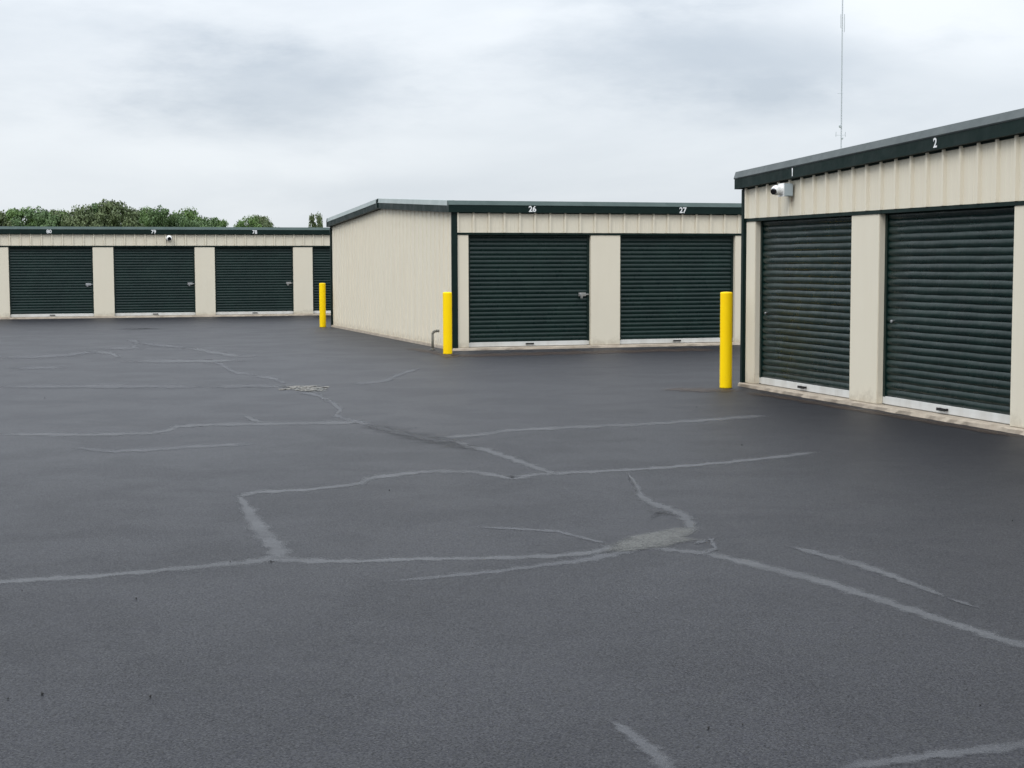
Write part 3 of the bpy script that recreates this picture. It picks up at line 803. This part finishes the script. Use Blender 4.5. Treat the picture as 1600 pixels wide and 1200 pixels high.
# ------------------------------------------------------------------ radio mast far beyond the right building
YM = 480.0
top_w = 110.0
mb0 = at_depth(1312.5, 412, YM)
mast = bpy.data.objects.new('radio_mast', None); C.objects.link(mast); mast.location = (mb0.x, YM, -.06)
tag(mast, 'tall thin radio mast standing far off behind the nearest building', 'mast')
rw = .17
legs = [Vector((rw*math.cos(a), rw*math.sin(a), 0)) for a in (R(90), R(210), R(330))]
lean = (at_depth(1316.5, 0, YM).x-mb0.x)/at_depth(1316, 0, YM).z
for l in legs: MB().cyl(l, l+Vector((lean*top_w, 0, top_w)), .045, n=6).build('leg', m_mast, mast)
br_ = MB(); nb = 140
for k in range(nb):
    z = top_w*k/nb; z2 = top_w*(k+1)/nb
    for i in range(3):
        a, b_ = legs[i], legs[(i+1) % 3]
        br_.cyl(a+Vector((lean*z, 0, z)), b_+Vector((lean*z2, 0, z2)), .028, n=4, cap=False)
o = br_.build('bracing', m_mast, mast); o['kind'] = 'stuff'
def mz(py): return at_depth(1316, py, YM).z
def mx(z): return lean*z
def arm(py, xl, xr, nm='antenna_arm', r=.05):
    z = mz(py); MB().cyl((mx(z)+xl, -.3, z), (mx(z)+xr, -.3, z), r, n=8).build(nm, m_mast, mast)
arm(211, -1.7, 1.2)
arm(146, -1.4, .3)
z = mz(211)
for xx in (-1.7, 1.2): MB().cyl((mx(z)+xx, -.3, z-.5), (mx(z)+xx, -.3, z+1.0), .09, n=8).build('whip_antenna', m_mast, mast)
z = mz(197); MB().cyl((mx(z)-.4, -.3, z), (mx(z)-.4, -.75, z), .5, .35, n=20).build('dish', m_mast, mast)
z = mz(216); MB().cyl((mx(z)+.3, -.3, z), (mx(z)+.3, -.7, z), .32, .25, n=20).build('dish', m_mast, mast)
z0, z1 = mz(50), mz(22)
for xx, dz in ((.62, 0), (-.5, 1.2)): MB().cyl((mx(z0)+xx, -.25, z0+dz), (mx(z1)+xx, -.25, z1), .10, n=8).build('panel_antenna', m_mast, mast)

# ------------------------------------------------------------------ trees beyond the far building
def crown_mesh(seed, nleaf, mat, airy=False):
    rr = random.Random(seed); lobes = []
    for k in range(44 if not airy else 12):
        if airy: lobes.append((Vector((rr.uniform(-.16,.16), rr.uniform(-.16,.16), rr.uniform(.76,.95))), rr.uniform(.07, .13))); continue
        a = rr.uniform(0, 6.28); z = rr.uniform(.22, .92); rad = (1-abs((z-.5)/.50)**4)*rr.uniform(.25, .98)*.52
        lobes.append((Vector((math.cos(a)*rad, math.sin(a)*rad, z*.97)), rr.uniform(.09, .17)))
    v = []; f = []
    for k in range(nleaf):
        c, r = rr.choice(lobes)
        d = Vector((rr.gauss(0, 1), rr.gauss(0, 1), rr.gauss(0, 1))).normalized()
        q = c+Vector((d.x, d.y, d.z*.62))*r*(rr.random()**.33)*rr.uniform(.85, 1.15); s = rr.uniform(.013, .026)
        nrm = (d+Vector((rr.gauss(0, .6), rr.gauss(0, .6), rr.gauss(0, .6)+.3))).normalized(); u = nrm.orthogonal().normalized(); w = nrm.cross(u)
        i = len(v); v += [q-u*s, q-w*s*.7, q+u*s, q+w*s*.7]; f.append((i, i+1, i+2, i+3))
    return mesh_from('crown', v, f, mat)
def trunk_mesh(seed):
    rr = random.Random(seed); mb = MB()
    pts = [Vector((0, 0, 0)), Vector((.01, 0, .2)), Vector((.0, .015, .42)), Vector((.02, 0, .68))]
    rs = [.030, .024, .019, .010]
    for i in range(3): mb.cyl(pts[i], pts[i+1], rs[i], rs[i+1], n=8)
    for k in range(6):
        a = rr.uniform(0, 6.28); z = rr.uniform(.28, .55); p0 = Vector((0, 0, z)); p1 = p0+Vector((math.cos(a)*.3, math.sin(a)*.3, rr.uniform(.12, .28)))
        mb.cyl(p0, p1, .012, .004, n=6)
    return mb.mesh('trunk', m_bark, sm=True)
crowns = [crown_mesh(10+i, 9000, m_leaf[i % 3]) for i in range(6)]; airy = crown_mesh(40, 1500, m_leaf[1], True); trunks = [trunk_mesh(i) for i in range(3)]
TD = 165.0
tree_spec = [  # px, top py, width px, depth offset, crown, label
 (-48, 338, 80, 4, 0, 'wide green tree just past the left edge of the row behind the far roof'),
 (-8, 337, 62, 0, 1, 'olive tree at the left end of the row above the far roof'),
 (30, 329, 58, 6, 2, 'first fresh green tree from the left above the far roof'),
 (58, 331, 52, -4, 0, 'dense green tree left of the gap in the row behind the far roof'),
 (88, 338, 50, 5, 5, 'low tree filling the dip left of the tallest olive trees'),
 (122, 322, 54, -2, 4, 'olive tree on the left shoulder of the tallest clump'),
 (155, 316, 60, 5, 3, 'tallest tree of the row behind the far roof'),
 (184, 321, 56, -3, 1, 'broad olive tree right of the tallest tree'),
 (212, 333, 46, 3, 2, 'smaller green tree on the right slope of the tallest clump'),
 (238, 331, 46, 6, 4, 'pale olive tree above unit number 79 of the far building'),
 (262, 330, 50, -3, 0, 'green tree above the white camera of the far building'),
 (290, 335, 50, 2, 5, 'fresh green rounded tree right of the white camera'),
 (318, 338, 46, -2, 3, 'green tree last but one of the long row to the right'),
 (338, 346, 36, 3, 2, 'low bushy tree at the right end of the long row'),
 (75, 337, 60, 12, 3, 'background tree filling the gap between the two left green trees'),
 (105, 336, 60, 12, 1, 'background tree filling the dip before the tallest clump'),
 (225, 334, 56, 12, 5, 'background tree behind the right slope of the tallest clump'),
 (276, 337, 56, 12, 4, 'background tree behind the white camera of the far building'),
 (305, 338, 52, 12, 0, 'background tree behind the rounded trees at the right end'),
 (10, 336, 66, 12, 4, 'background tree at the left edge behind the first olive trees'),
 (388, 346, 40, 0, 5, 'left low crown of the lone clump above number 78'),
 (408, 343, 40, 4, 1, 'right low crown of the lone clump above number 78'),
]
for i, (px, py, wpx, dz, k, lab) in enumerate(tree_spec):
    Y = TD+dz; tp = at_depth(px, py, Y); h = (tp.z+.06)/.985; w = wpx/F_PX*Y
    root = bpy.data.objects.new('tree', None); C.objects.link(root); root.location = (tp.x, Y, -.06); root.rotation_euler = (0, 0, random.uniform(0, 6.28))
    tag(root, lab, 'tree', 'trees beyond the far building')
    c = put('crown', crowns[k], root); c.scale = (w*1.45, w*1.45, h*1.10)
    tr_ = put('trunk', trunks[i % 3], root); tr_.scale = (h*.9, h*.9, h*.94)
Y = TD+8; tp = at_depth(493, 337, Y); h = tp.z+.5
root = bpy.data.objects.new('tree', None); C.objects.link(root); root.location = (tp.x, Y, -.06); tag(root, 'single thin airy treetop just left of the middle building', 'tree', 'trees beyond the far building')
c = put('crown', airy, root); c.scale = (3.3, 3.3, h); tr_ = put('trunk', trunks[1], root); tr_.scale = (h*.25, h*.25, h)

# ------------------------------------------------------------------ loose grit on the paving
rg = random.Random(3); mbg = MB()
for i in range(16):
    c = on_ground(rg.uniform(-40, 1640), 620+570*rg.random()**1.3, .004); r = rg.uniform(.003, .0065)
    mbg.cyl(c, c+Vector((rg.uniform(-r, r), rg.uniform(-r, r), r*1.1)), r, r*.5, n=5)
o = mbg.build('grit', m_black, None); o['kind'] = 'stuff'; o['label'] = 'scattered dark grit lying on the asphalt yard'
